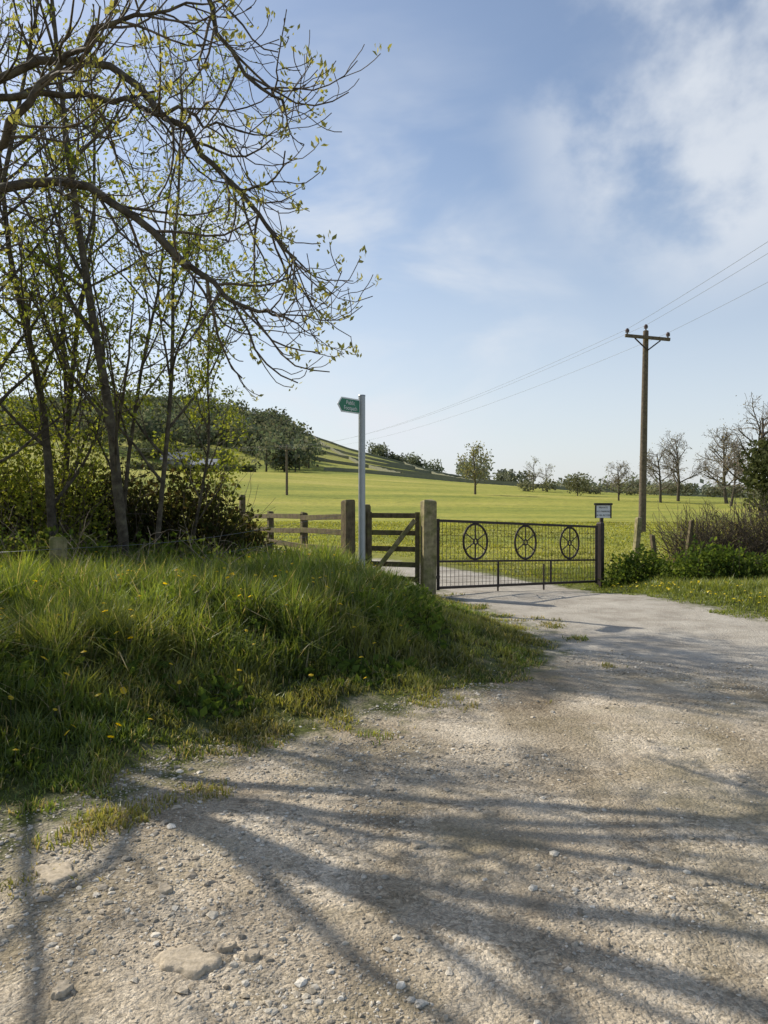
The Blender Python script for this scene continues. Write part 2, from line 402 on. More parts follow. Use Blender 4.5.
for (bx, by), d, ln, r0, m in specs:
    T = [[], [], [], []]; L = []
    grow(T, L, (bx, by, hgt(bx, by) - .1), d, ln, r0, 0, HT)
    Ln = np.array(L)
    keep = .8 if m >= 6 else .45
    k2 = R.rand(len(Ln)) < np.clip(1.25 - Ln[:, 2] / 8.0, .15, 1)
    lf = clusters(Ln[k2], m, .075, .064, SPR, .2, keep)
    build_tree('hedgerow_tree', T, lf)

# ------------------------------------------------------------------ hedge / shrubs
def shrub(name, centers, n, size, cs, twigs=60, dark=None, shell=.5, lenf=1.0, mat=None, twr=.006):
    pts = []; tubes = []
    w = np.array([c[2] * c[3] * c[4] for c in centers]); w = w / w.sum()
    for c, ww in zip(centers, w):
        x, y, rx, ry, h = c; k = int(n * ww)
        u = rand_unit(k); rr = (shell + (1 - shell) * R.rand(k)) ** .7
        lump = .6 + .75 * fbm(u[:, 0] * 3 + x * 3, u[:, 1] * 3 + u[:, 2] * 2.5 + y, 1.4, 3)
        q = u * (rr * lump)[:, None]; q[:, 2] = np.abs(q[:, 2])
        X = x + q[:, 0] * rx; Y = y + q[:, 1] * ry
        pts.append(np.stack([X, Y, height(X, Y) + q[:, 2] * h], 1))
        for j in range(int(twigs * ww) + 2):
            bx = x + R.uniform(-.6, .6) * rx; by = y + R.uniform(-.6, .6) * ry
            L0 = h * R.uniform(.7, 1.25) * lenf; d = np.array([R.normal() * .35, R.normal() * .35, 1.0]); p = np.array([bx, by, hgt(bx, by)])
            ps = [p]
            for s in range(6):
                d = d + R.normal(size=3) * .18; d[2] -= .06; d /= np.linalg.norm(d); ps.append(ps[-1] + d * L0 / 6)
            tubes.append((np.array(ps), np.linspace(twr, twr * .4, 7)))
    C = np.concatenate(pts); c = pal(len(C), cs)
    v, f, cc = leaves_geo(C, size * (.6 + .8 * R.rand(len(C))), c, .6, .2)
    tv, tf = tubes_geo(tubes, 4)
    return mesh_from(name, np.concatenate([tv, v]), [np.concatenate([tf, f + len(tv)])], [M_twig, mat or M_leaf],
                     cols=np.concatenate([np.full((len(tv), 3), .1), cc]),
                     matidx=np.concatenate([np.zeros(len(tf)), np.ones(len(f))]))
DK = [(.04, .05, .02), (.052, .062, .022), (.075, .08, .03), (.065, .05, .03)]
shrub('bramble_hedge', [(-3.3, 12.6, 1.25, .9, 1.7), (-4.6, 12.3, 1.3, 1.0, 1.85), (-6.2, 12.0, 1.5, 1.0, 1.9), (-2.5, 13.3, .6, .6, 1.15), (-8.0, 11.6, 1.5, 1, 1.9)],
      38000, .09, DK, 700, shell=.35)
shrub('hawthorn_bush', [(-5.4, 11.2, .9, .7, 3.1), (-4.5, 11.4, .5, .5, 2.5)], 9000, .06, SPR, 90, shell=.3)
shrub('hawthorn_bush', [(-6.4, 8.0, 1.0, .8, 2.4), (-5.9, 7.2, .8, .7, 1.7)], 8000, .065, SPR, 90, shell=.3)
shrub('nettle_patch', [(-4.6, 10.2, 1.2, .5, .75), (-3.0, 10.9, 1.2, .5, .65), (-1.8, 11.9, .6, .4, .4)], 6000, .08, [(.09, .14, .03), (.12, .17, .04), (.16, .17, .07)], 160, shell=.3)
GRN = [(.09, .135, .03), (.13, .17, .04), (.055, .09, .025)]
shrub('low_green_shrub', [(5.2, 15.4, .8, .6, .75), (6.4, 14.6, 1.1, .7, .85), (7.9, 14.3, 1.1, .8, .8), (9.4, 14.0, 1.1, .8, .9), (11.2, 13.6, 1.3, .8, .95)], 26000, .08, GRN, 120, shell=.3)
BRN = [(.21, .17, .10), (.16, .14, .07), (.26, .22, .14), (.15, .15, .07)]
shrub('bare_hedge', [(8.2, 19.5, 1.2, .9, 1.5), (9.8, 19.3, 1.4, .9, 1.8), (11.6, 19.0, 1.4, .9, 1.85), (13.6, 18.5, 1.5, .9, 1.9)], 12000, .05, BRN, 2400, shell=.2, twr=.009)
T = [[], [], [], []]; L = []
for j in range(70):
    x = R.uniform(-6, -1.8); y = R.uniform(9.4, 11.6)
    grow(T, L, (x, y, hgt(x, y)), (R.normal() * .6, R.normal() * .4, 1), R.uniform(.5, 1.2), .006, 2, dict(HT, trop=[0, 0, -.12, -.1], upturn=None))
nds = N('dead_stem'); M_dead = nds.done(nds.princ(nds.ramp(nds.noise(nds.pos(), 8, 2), [(.35, (.22, .175, .12)), (.7, (.40, .33, .24))]), .85, .15))
build_tree('dead_stems', T, None, twigmat=M_dead)

# ------------------------------------------------------------------ grass
def blades(name, X, Y, H, W, base, tipc, lean=.35, sink=.01):
    n = len(X); Z = height(X, Y) - sink
    th = R.rand(n) * 2 * np.pi; dx, dy = np.cos(th), np.sin(th)
    lt = th + R.normal(size=n) * .9 + 1.57; lm = H * np.abs(R.normal(size=n)) * lean + H * .1
    lx, ly = np.cos(lt) * lm, np.sin(lt) * lm
    P0 = np.stack([X, Y, Z], 1); S = np.stack([dx * W, dy * W, np.zeros(n)], 1)
    P1 = P0 + np.stack([lx * .3, ly * .3, H * .55], 1)
    P2 = P0 + np.stack([lx, ly, np.sqrt(np.maximum(H ** 2 - lm ** 2 * .6, (H * .4) ** 2))], 1)
    v = np.stack([P0 - S * .5, P0 + S * .5, P1 - S * .42, P1 + S * .42, P2], 1).reshape(-1, 3)
    i = np.arange(n)[:, None] * 5
    q = i + np.array([[0, 1, 3, 2]]); t = i + np.array([[2, 3, 4]])
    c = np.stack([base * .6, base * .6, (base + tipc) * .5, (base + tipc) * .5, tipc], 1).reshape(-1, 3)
    return mesh_from(name, v, [q, t], [M_grass], cols=c)
def sample(n, x0, x1, y0, y1, power=1.0):
    u = R.rand(n); Y = y0 * (y1 / y0) ** u
    X = R.uniform(x0, x1, n); return X, Y
X, Y = sample(720000, -9, 2.5, 2.0, 14.2)
d = road_sd(X, Y); edge = d + (fbm(X, Y, 2.2, 4) - .5) * 2.2
clump = fbm(X + 9, Y + 4, 4.5, 3)
keep = (edge > -.05) & (d > -.75) & (X > -.52 * Y - 1.3) & ~((Y > 13) & (X > -1))
keep &= R.rand(len(X)) < np.clip(.12 + .88 * ss(-.05, .55, edge), 0, 1) * (.22 + 1.15 * ss(.34, .6, clump))
X, Y, d, edge, clump = X[keep], Y[keep], d[keep], edge[keep], clump[keep]
tall = ss(.65, 1.6, d + (fbm(X, Y, 1.1, 2) - .5) * .9) * ss(1.2, -.6, X)
H = (.04 + .035 * ss(0, .8, d) + .27 * tall) * (.25 + 1.45 * clump) * (.45 + .9 * R.rand(len(X)))
W = .004 + .0035 * R.rand(len(X)) + .0035 * tall + .0006 * Y
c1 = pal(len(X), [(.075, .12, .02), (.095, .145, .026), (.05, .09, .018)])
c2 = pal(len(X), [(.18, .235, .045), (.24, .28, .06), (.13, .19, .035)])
pch = ss(.40, .60, fbm(X, Y, .9, 3))[:, None] * ss(2.4, .3, d)[:, None]
c2 = c2 * (1 - .7 * pch) + np.array([(.36, .33, .11)]) * .7 * pch
c1 = c1 * (1 - .6 * pch) + np.array([(.19, .18, .06)]) * .6 * pch
drk = (.75 + .6 * ss(.3, .7, fbm(X + 5, Y + 2, 1.8, 3)))[:, None]; c1 = c1 * drk; c2 = c2 * drk
dry = (R.rand(len(X)) < .08 + .28 * ss(.6, 0, d))[:, None]
c1 = np.where(dry, np.array([(.27, .22, .12)]), c1); c2 = np.where(dry, np.array([(.48, .41, .25)]), c2)
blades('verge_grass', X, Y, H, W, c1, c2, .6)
X, Y = sample(260000, 1.0, 13, 7.2, 19)
d = road_sd(X, Y); edge = d + (fbm(X, Y, 2.5, 4) - .5) * 1.4
keep = (edge > .05) & (X > 3.6) & (X < .56 * Y + 1.5)
X, Y, d = X[keep], Y[keep], d[keep]; X = X[:50000]; Y = Y[:50000]; d = d[:50000]
H = (.05 + .12 * ss(.2, 1.5, d)) * (.4 + 1.1 * fbm(X, Y, 4, 2)) * (.6 + .7 * R.rand(len(X)))
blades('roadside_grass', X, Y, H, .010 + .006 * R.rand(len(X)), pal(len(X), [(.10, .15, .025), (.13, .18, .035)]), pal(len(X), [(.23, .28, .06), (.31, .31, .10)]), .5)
X, Y = sample(110000, -14, 24, 13.2, 42)
d = road_sd(X, Y)
keep = (d > .45) & (np.abs(X) < .56 * Y + 1.5) & ~((X > 3.5) & (Y < 17)) & ~((X < -2.4) & (Y < 13.6))
X, Y = X[keep], Y[keep]
H = (.03 + .10 * fbm(X, Y, 1.2, 3)) * (.6 + .8 * R.rand(len(X)))
pt = fbm(X, Y, .35, 4)[:, None]
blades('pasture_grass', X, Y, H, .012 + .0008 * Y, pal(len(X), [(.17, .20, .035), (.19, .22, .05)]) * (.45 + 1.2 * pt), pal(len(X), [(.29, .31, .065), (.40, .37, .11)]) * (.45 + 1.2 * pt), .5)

X, Y = sample(60000, -8, 1.2, 3.2, 12.5); d = road_sd(X, Y)
keep = (d > .6) & (fbm(X + 3, Y, 1.3, 3) > .5) & (X > -.52 * Y - 1.3) & (X < .6); X, Y, d = X[keep], Y[keep], d[keep]
C = np.stack([X, Y, height(X, Y) + R.rand(len(X)) * .26 * ss(.6, 1.4, d)], 1)
v, f, c = leaves_geo(C, .05 + .06 * R.rand(len(C)), pal(len(C), [(.08, .125, .03), (.12, .175, .04)]), .6, .4)
mesh_from('weed_leaves', v, [f], [M_leaf], cols=c)
def flowers(name, X, Y, Z, rad_, col):
    n = len(X); th = np.linspace(0, 2 * np.pi, 9, endpoint=False)
    tilt = R.normal(size=(n, 2)) * .35
    ring = np.stack([np.cos(th), np.sin(th)], 1)
    rr = rad_ * (.7 + .6 * R.rand(n))
    vx = X[:, None] + ring[None, :, 0] * rr[:, None]; vy = Y[:, None] + ring[None, :, 1] * rr[:, None]
    vz = Z[:, None] + (ring[None, :, 0] * tilt[:, :1] + ring[None, :, 1] * tilt[:, 1:]) * rr[:, None]
    rim = np.stack([vx, vy, vz], -1); cen = np.stack([X, Y, Z + rr * .45], -1)[:, None, :]
    v = np.concatenate([rim, cen], 1).reshape(-1, 3); i = np.arange(n)[:, None, None] * 10
    k = np.arange(9)[None, :, None]
    f = np.concatenate([i + k, i + (k + 1) % 9, np.broadcast_to(i + 9, (n, 9, 1))], -1).reshape(-1, 3)
    stems = np.stack([np.stack([X, Y, height(X, Y)], 1), np.stack([X, Y, Z], 1)], 1)
    tv, tf = tubes_geo([(s, np.array([.002, .002])) for s in stems], 3)
    tv_c = np.full((len(tv), 3), .12)
    tf3 = np.concatenate([tf[:, [0, 1, 2]], tf[:, [0, 2, 3]]])
    mesh_from(name, np.concatenate([v, tv]), [np.concatenate([f, tf3 + len(v)])], [M_grass],
              cols=np.concatenate([np.tile(np.array(col), (len(v), 1)), tv_c]))
X, Y = sample(190, -4.5, .3, 4.2, 11.5); d = road_sd(X, Y); k = (d > .5) & (X > -.55 * Y); X, Y = X[k], Y[k]
Hf = .10 + .28 * ss(.65, 1.5, road_sd(X, Y)) * ss(1, -.6, X)
flowers('dandelion_flowers', X, Y, height(X, Y) + Hf, .019, (.80, .56, .01))
X, Y = sample(420, 4.2, 10, 9.2, 14.6); d = road_sd(X, Y); k = (d > .2); X, Y = X[k], Y[k]
flowers('dandelion_flowers', X, Y, height(X, Y) + .11, .020, (.75, .60, .03))

# ------------------------------------------------------------------ gravel
t_ = (1 + 5 ** .5) / 2
ICO = np.array([(-1, t_, 0), (1, t_, 0), (-1, -t_, 0), (1, -t_, 0), (0, -1, t_), (0, 1, t_), (0, -1, -t_), (0, 1, -t_), (t_, 0, -1), (t_, 0, 1), (-t_, 0, -1), (-t_, 0, 1)]) / 1.9
ICF = np.array([(0, 11, 5), (0, 5, 1), (0, 1, 7), (0, 7, 10), (0, 10, 11), (1, 5, 9), (5, 11, 4), (11, 10, 2), (10, 7, 6), (7, 1, 8), (3, 9, 4), (3, 4, 2), (3, 2, 6), (3, 6, 8), (3, 8, 9), (4, 9, 5), (2, 4, 11), (6, 2, 10), (8, 6, 7), (9, 8, 1)])
nst = N('stone'); cst = nst.attr('Col', 'Color')
fst = nst.noise(nst.pos(), 50, 4, .65)
M_stone = nst.done(nst.princ(nst.mix(.7, cst, nst.ramp(fst, [(.3, (.55, .54, .5)), (.7, (1.3, 1.3, 1.3))]), 'MULTIPLY'), .92, .12, bump=fst, bs=.8, bd=.008))
def stones(name, X, Y, S, cs, flat=.6, sink=.25, smooth=False):
    n = len(X); v = ICO[None] * (1 + R.normal(size=(n, 12, 1)) * .22)
    v = v * np.stack([.7 + .6 * R.rand(n), .7 + .6 * R.rand(n), flat * (.6 + .6 * R.rand(n))], 1)[:, None, :]
    th = R.rand(n) * 6.28; c, s = np.cos(th)[:, None], np.sin(th)[:, None]
    x = v[..., 0] * c - v[..., 1] * s; y = v[..., 0] * s + v[..., 1] * c
    v = np.stack([x, y, v[..., 2]], -1) * S[:, None, None]
    v += np.stack([X, Y, height(X, Y) + S * sink * flat], 1)[:, None, :]
    f = (ICF[None] + np.arange(n)[:, None, None] * 12).reshape(-1, 3)
    return mesh_from(name, v.reshape(-1, 3), [f], [M_stone], cols=np.repeat(pal(n, cs, .3), 12, 0), smooth=smooth)
X, Y = sample(120000, -4, 6.0, 1.7, 10)
d = road_sd(X, Y); a = Y - (7.6 - .8 * (X - 1.7)); dens = fbm(X + 20, Y, 1.3, 4)
k = (d < .3) & (np.abs(X) < .54 * Y + .7) & (a < .8 + (dens - .5) * 5) & (R.rand(len(X)) < .05 + 1.4 * ss(.44, .64, dens))
X, Y = X[k], Y[k]; S = .0022 + .0040 * R.rand(len(X)) ** 2 + .012 * R.rand(len(X)) ** 12 + .0004 * Y
GC = [(.44, .38, .29), (.56, .505, .41), (.31, .27, .21), (.64, .59, .50), (.39, .335, .26)]
stones('gravel', X, Y, S, GC)
X, Y = sample(700, -3.0, 4, 1.8, 8); d = road_sd(X, Y); k = (d < .3) & ((X < .0) | (R.rand(len(X)) < .35)); X, Y = X[k], Y[k]
stones('loose_stones', X, Y, .008 + .020 * R.rand(len(X)) ** 3, GC, .5, .2)
def boulder(name, x, y, sx, sy, sz, col):
    import bmesh
    me = bpy.data.meshes.new(name)
    bm = bmesh.new(); bmesh.ops.create_icosphere(bm, subdivisions=4, radius=1)
    for v in bm.verts:
        q = v.co; k = .5 + 1.0 * float(fbm(np.array(q.x * 1.8 + x * 9 + 5), np.array(q.y * 1.8 + q.z * .5 + y * 7 + 5), 1.0, 5))
        v.co = Vector((q.x * sx * k, q.y * sy * k, min(q.z, .5) * sz * k))
    bm.to_mesh(me); bm.free()
    for p in me.polygons: p.use_smooth = True
    a = me.attributes.new('Col', 'FLOAT_COLOR', 'POINT'); a.data.foreach_set('color', np.tile(np.array([*col, 1], np.float32), len(me.vertices)))
    me.materials.append(M_stone); ob = bpy.data.objects.new(name, me); scene.collection.objects.link(ob)
    ob.location = (x, y, hgt(x, y)); ob.rotation_euler[2] = x * 5
for x, y, a, b, c in [(-1.42, 3.25, .11, .08, .03), (-.68, 2.6, .12, .08, .035), (-.56, 2.68, .035, .025, .04), (-.46, 2.63, .03, .025, .035), (-1.05, 2.45, .04, .03, .035),
                      (.16, 3.5, .04, .03, .025), (-.9, 3.1, .04, .03, .025)]:
    boulder('embedded_stone', x, y, a, b, c, (.50, .42, .31))

# ------------------------------------------------------------------ beams
def beam_geo(p0, p1, w, h, up=(0, 0, 1)):
    p0, p1 = np.array(p0, float), np.array(p1, float); d = p1 - p0; d /= np.linalg.norm(d)
    u = np.array(up, float)
    if abs(np.dot(u, d)) > .95: u = np.array([.0, 1.0, 0])
    s = np.cross(d, u); s /= np.linalg.norm(s); t = np.cross(s, d)
    v = [p + s * a * w / 2 + t * b * h / 2 for p in (p0, p1) for a, b in ((-1, -1), (1, -1), (1, 1), (-1, 1))]
    f = [(0, 1, 2, 3), (7, 6, 5, 4), (0, 4, 5, 1), (1, 5, 6, 2), (2, 6, 7, 3), (3, 7, 4, 0)]
    return v, f
def beams(name, lst, mat, parent=None, bevel=.006):
    V, F = [], []
    for b in lst:
        v, f = beam_geo(*b); o = len(V); V += v; F += [tuple(i + o for i in q) for q in f]
    ob = mesh_from(name, np.array(V), [np.array(F)], [mat], parent=parent)
    if bevel:
        m = ob.modifiers.new('bev', 'BEVEL'); m.width = bevel; m.segments = 2; m.limit_method = 'ANGLE'
    return ob
def post(name, x, y, top, w, mat, yaw=0.0, lean=(0, 0), parent=None, cap=True, below=.3):
    z0 = hgt(x, y) - below; c, s = math.cos(yaw), math.sin(yaw); V = []
    for z, k in ((z0, 1), (z0 + (top - z0) * .5, 1.0), (top - .03, .98), (top, .82)):
        for a, b in ((-1, -1), (1, -1), (1, 1), (-1, 1)):
            lx, ly = a * w / 2 * k + R.normal() * w * .02, b * w / 2 * k + R.normal() * w * .02
            t = (z - z0) / (top - z0)
            V.append((x + lx * c - ly * s + lean[0] * t, y + lx * s + ly * c + lean[1] * t, z + (R.normal() * .008 if z > z0 else 0)))
    F = [(3, 2, 1, 0), (12, 13, 14, 15)]
    for k in range(3):
        for j in range(4): F.append((k * 4 + j, k * 4 + (j + 1) % 4, k * 4 + 4 + (j + 1) % 4, k * 4 + 4 + j))
    ob = mesh_from(name, np.array(V), [np.array(F)], [mat], parent=parent)
    m = ob.modifiers.new('bev', 'BEVEL'); m.width = .008; m.segments = 2; m.limit_method = 'ANGLE'
    return ob

# --- metal field gate with wheel motifs
A0 = np.array([.90, 12.62, .02]); B0 = np.array([4.36, 15.60, -.19]); GD = B0 - A0
ud = GD / np.linalg.norm(GD); LG = np.linalg.norm(GD)
def G(s, h): return A0 + ud * s + np.array([0, 0, h])
gate = empty('metal_field_gate')
gb = []
for h, w in ((1.24, .045), (.12, .045)): gb.append((G(0, h), G(LG, h), w, w))
for h in (.56,): gb.append((G(.0, h), G(LG, h), .03, .035))
for s in (0.0, LG): gb.append((G(s, .08), G(s, 1.27), .05, .05))
for s in (LG / 3, LG * 2 / 3): gb.append((G(s, .14), G(s, .55), .03, .03))
beams('frame', gb, M_iron, gate, .004)
bars = []
for k in range(1, 46):
    s = LG * k / 46; bars.append((G(s, .14), G(s, 1.22), .007, .007))
for h in np.arange(.2, 1.2, .1): bars.append((G(.02, h), G(LG - .02, h), .005, .005))
beams('infill_mesh', bars, M_iron, gate, 0)
for ci, s0 in enumerate((LG * .2, LG * .5, LG * .8)):
    c0, hr = G(s0, .90), .305
    th = np.linspace(0, 2 * np.pi, 33)
    def loc(a, b): return c0 + ud * a * hr + np.array([0, 0, b * hr])
    tb = [(np.array([loc(math.cos(t), math.sin(t)) for t in th]), np.full(33, .020)),
          (np.array([loc(math.cos(t) * .16, math.sin(t) * .16) for t in th]), np.full(33, .014))]
    for q in range(6):
        a0 = math.radians(90 + q * 60); tb.append((np.array([loc(math.cos(a0) * k_, math.sin(a0) * k_) for k_ in (.16, .55, 1.0)]), np.full(3, .011)))
    v, f = tubes_geo(tb, 8); mesh_from('wheel_motif_%d' % (ci + 1), v, [f], [M_iron], smooth=True, parent=gate)
beams('drop_bolt', [(G(LG * .62, -.0), G(LG * .62, .5), .03, .03), (G(LG * .33, .02), G(LG * .33, .5), .03, .03)], M_iron, gate, .004)
beams('hinges', [(G(-.12, 1.1), G(.02, 1.1), .05, .05), (G(-.12, .3), G(.02, .3), .05, .05)], M_iron, gate, .004)
post('timber_gate_post', .73, 12.5, 1.60, .215, M_woodpost, .25)
post('metal_gate_post', 4.47, 15.69, 1.14, .12, M_iron, .7)
# --- wooden gate between posts
wg = empty('wooden_gate')
a, b = np.array([-.27, 12.95, .0]), np.array([.58, 12.62, .0])
def W_(t, h): q = a + (b - a) * t; q = q.copy(); q[2] = h + .12; return q
beams('rails', [(W_(0, h), W_(1, h), .04, .085) for h in (.16, .40, .66, .93, 1.22)], M_wood, wg)
beams('stiles', [(W_(0.03, .1) + [0, -.042, 0], W_(.03, 1.28) + [0, -.042, 0], .08, .04), (W_(.97, .1) + [0, -.042, 0], W_(.97, 1.28) + [0, -.042, 0], .08, .04)], M_wood, wg)
beams('brace', [(W_(.08, .2) + [0, -.085, 0], W_(.92, 1.15) + [0, -.085, 0], .04, .08)], M_woodpost, wg)
post('fence_post', -.60, 12.75, 1.60, .19, M_wood, .5)
post('fence_post', -.32, 12.98, 1.52, .15, M_wood, .5)
# --- rail fence receding to the left
rf = empty('wooden_rail_fence')
fa, fb = np.array([-.68, 12.85, 0]), np.array([-3.3, 17.4, 0])
pts_f = [fa + (fb - fa) * t for t in (0, .34, .67, 1.0)]
rails = []
for i in range(3):
    p, q = pts_f[i].copy(), pts_f[i + 1].copy()
    for h in (.38, .66, .95, 1.22):
        pp, qq = p.copy(), q.copy(); pp[2] = h + .10 - .03 * i; qq[2] = h + .07 - .03 * i + R.normal() * .015
        rails.append((pp, qq, .04, .095))
beams('rails', rails, M_wood, rf)
for i in (1, 2, 3): post('post_%d' % i, pts_f[i][0] + .05, pts_f[i][1] + .05, 1.36 if i < 3 else 1.72, .12, M_wood, .5, parent=rf)
st = empty('stake_and_wire_fence')
post('stake_1', -4.03, 9.4, 1.14, .19, M_woodpost, .3, (.0, 0), parent=st)
post('stake_2', -6.6, 9.6, 1.1, .13, M_wood, .2, (.03, 0), parent=st)
wires = []
for h in (.5, .75, 1.0):
    wires.append((catmull([(-9, 9.8, h + .05), (-6.6, 9.5, h + .04), (-5.3, 9.4, h - .05), (-4.03, 9.28, h), (-2.6, 10.8, h + .05), (-.7, 12.7, h + .35)], 30), np.full(30, .0025)))
v, f = tubes_geo(wires, 4); mesh_from('wires', v, [f], [M_wire], parent=st)
post('field_post', 6.45, 19.6, 1.15, .13, M_woodpost, .3, (.12, 0))
post('field_post', 6.75, 18.7, .75, .10, M_wood, .3, (-.15, 0))
post('field_post', 7.5, 19.0, 1.1, .10, M_wood, .3, (.2, 0))

# --- footpath fingerpost
fp = empty('footpath_signpost')
px, py, ztop = -.335, 11.5, 3.17; z0 = hgt(px, py)
v, f = tubes_geo([(np.array([(px, py, z0 - .3), (px, py, 1.5), (px, py, ztop)]), np.full(3, .052))], 20)
mesh_from('pole', v, [f], [M_galv], smooth=True, parent=fp)
v, f = tubes_geo([(np.array([(px, py, ztop - .001), (px, py, ztop + .015), (px, py, ztop + .022)]), np.array([.056, .054, .0005]))], 20)
mesh_from('cap', v, [f], [M_galv], smooth=True, parent=fp)
sdv = np.array([-.60, -.80, 0]); sdv /= np.linalg.norm(sdv); sn = np.array([-sdv[1], sdv[0], 0]); sn = sn if sn[1] < 0 else -sn
def SP(a, h, o=0): return np.array([px, py, 0]) + sdv * (a + .05) + np.array([0, 0, h]) + sn * o
def plate(name, outline, mat, th, off, parent):
    n = len(outline)
    V = [SP(a, h, off + th / 2) for a, h in outline] + [SP(a, h, off - th / 2) for a, h in outline]
    me = bpy.data.meshes.new(name)
    me.from_pydata([tuple(q) for q in V], [], [tuple(range(n)), tuple(range(2 * n - 1, n - 1, -1))] + [(i, n + i, n + (i + 1) % n, (i + 1) % n) for i in range(n)])
    me.materials.append(mat); me.update()
    ob = bpy.data.objects.new(name, me); scene.collection.objects.link(ob); ob.parent = parent
zc = 3.0
plate('board_border', [(0, zc - .11), (.43, zc - .11), (.52, zc), (.43, zc + .11), (0, zc + .11)], M_white, .008, 0, fp)
plate('board_face', [(.018, zc - .09), (.420, zc - .09), (.490, zc), (.420, zc + .09), (.018, zc + .09)], M_green, .016, 0, fp)
def txt(name, body, size, org, xdir, updir, mat, parent, ext=.0015):
    cu = bpy.data.curves.new(name, 'FONT'); cu.body = body; cu.size = size; cu.extrude = ext; cu.align_x = 'CENTER'; cu.align_y = 'CENTER'
    cu.materials.append(mat); ob = bpy.data.objects.new(name, cu); scene.collection.objects.link(ob); ob.parent = parent
    from mathutils import Matrix
    x = Vector(xdir).normalized(); u = Vector(updir).normalized(); z = x.cross(u)
    ob.matrix_world = Matrix(((x.x, u.x, z.x, org[0]), (x.y, u.y, z.y, org[1]), (x.z, u.z, z.z, org[2]), (0, 0, 0, 1)))
txt('lettering_top', 'Public', .085, SP(.23, zc + .037, .0105), -sdv, (0, 0, 1), M_white, fp)
txt('lettering_bottom', 'Footpath', .085, SP(.23, zc - .043, .0105), -sdv, (0, 0, 1), M_white, fp)
# --- notice on the gate's end post
ns = empty('notice_sign')
nx, ny = 4.58, 15.95
post('sign_post', nx, ny + .05, 1.36, .07, M_iron, .1, parent=ns)
beams('board', [((nx - .13, ny, 1.36), (nx + .17, ny, 1.36), .02, .27)], M_white, ns, .003)
beams('frame', [((nx - .17, ny - .004, 1.515), (nx + .21, ny - .004, 1.515), .06, .045), ((nx - .14, ny - .004, 1.22), (nx - .14, ny - .004, 1.49), .03, .025), ((nx + .18, ny - .004, 1.22), (nx + .18, ny - .004, 1.49), .03, .025)], M_black, ns, .003)
for i, (s_, z_) in enumerate((('PRIVATE', 1.44), ('NO PARKING', 1.36), ('24 HR ACCESS', 1.28))):
    txt('lettering_%d' % (i + 1), s_, .05, (nx + .02, ny - .012, z_), (1, 0, 0), (0, 0, 1), M_black, ns)

# ------------------------------------------------------------------ telegraph poles and wires
def tpole(x, y, top, yaw, lean=0.0, armw=1.75, r=.15):
    e = empty('telegraph_pole'); z0 = hgt(x, y) - .5
    P = np.array([(x - lean, y, z0), (x - lean * .5, y, (z0 + top) / 2), (x, y, top)])
    v, f = tubes_geo([(P, np.array([r, r * .88, r * .7]))], 14); mesh_from('pole', v, [f], [M_pole], smooth=True, parent=e)
    v, f = tubes_geo([(np.array([(x, y, top - .001), (x, y, top + .05)]), np.array([r * .72, .001]))], 14); mesh_from('top', v, [f], [M_pole], parent=e)
    c, s = math.cos(yaw), math.sin(yaw); o = np.array([x, y, top]); off = np.array([s, -c, 0]) * (r + .05)
    arm = lambda t, h: o + off + np.array([c * t, s * t, h])
    beams('crossarm', [(arm(-armw / 2, -.22), arm(armw / 2, -.38), .10, .12)], M_pole, e)
    beams('braces', [(arm(-.5, -.32), arm(0, -.8), .03, .05), (arm(.5, -.42), arm(0, -.8), .03, .05)], M_iron, e, 0)
    tb = []
    ends = []
    for t, h in ((-armw / 2 + .08, -.17), (armw / 2 - .08, -.32), (0.0, .04)):
        b = arm(t, h) if t else o + np.array([0, 0, .03])
        tb.append((np.array([b, b + [0, 0, .07], b + [0, 0, .075], b + [0, 0, .13], b + [0, 0, .135], b + [0, 0, .2], b + [0, 0, .24]]), np.array([.03, .03, .08, .07, .085, .06, .01])))
        ends.append(b + [0, 0, .2])
    v, f = tubes_geo(tb, 12); mesh_from('insulators', v, [f], [M_ceram], parent=e)
    return ends
e1 = tpole(10.3, 30.0, 8.25, .0, .12)
e2 = tpole(-11.5, 90.0, 7.9, .35, .0, 1.8, .16)
e3 = tpole(9.6, -26.0, 8.6, .0)
e4 = tpole(-75, 128.0, 14, 1.0, .0, 1.8, .14)
wr = []
for s_, t_2, sag in ((e1, e2, 1.3), (e1, e3, .7), (e2, e4, 1.8)):
    for p, q in zip(s_, t_2):
        u = np.linspace(0, 1, 40)[:, None]; c = p * (1 - u) + q * u; c[:, 2] -= sag * 4 * (u * (1 - u))[:, 0]
        wr.append((c, np.full(40, .0055)))
v, f = tubes_geo(wr, 5); mesh_from('overhead_wires', v, [f], [M_wire], smooth=True)

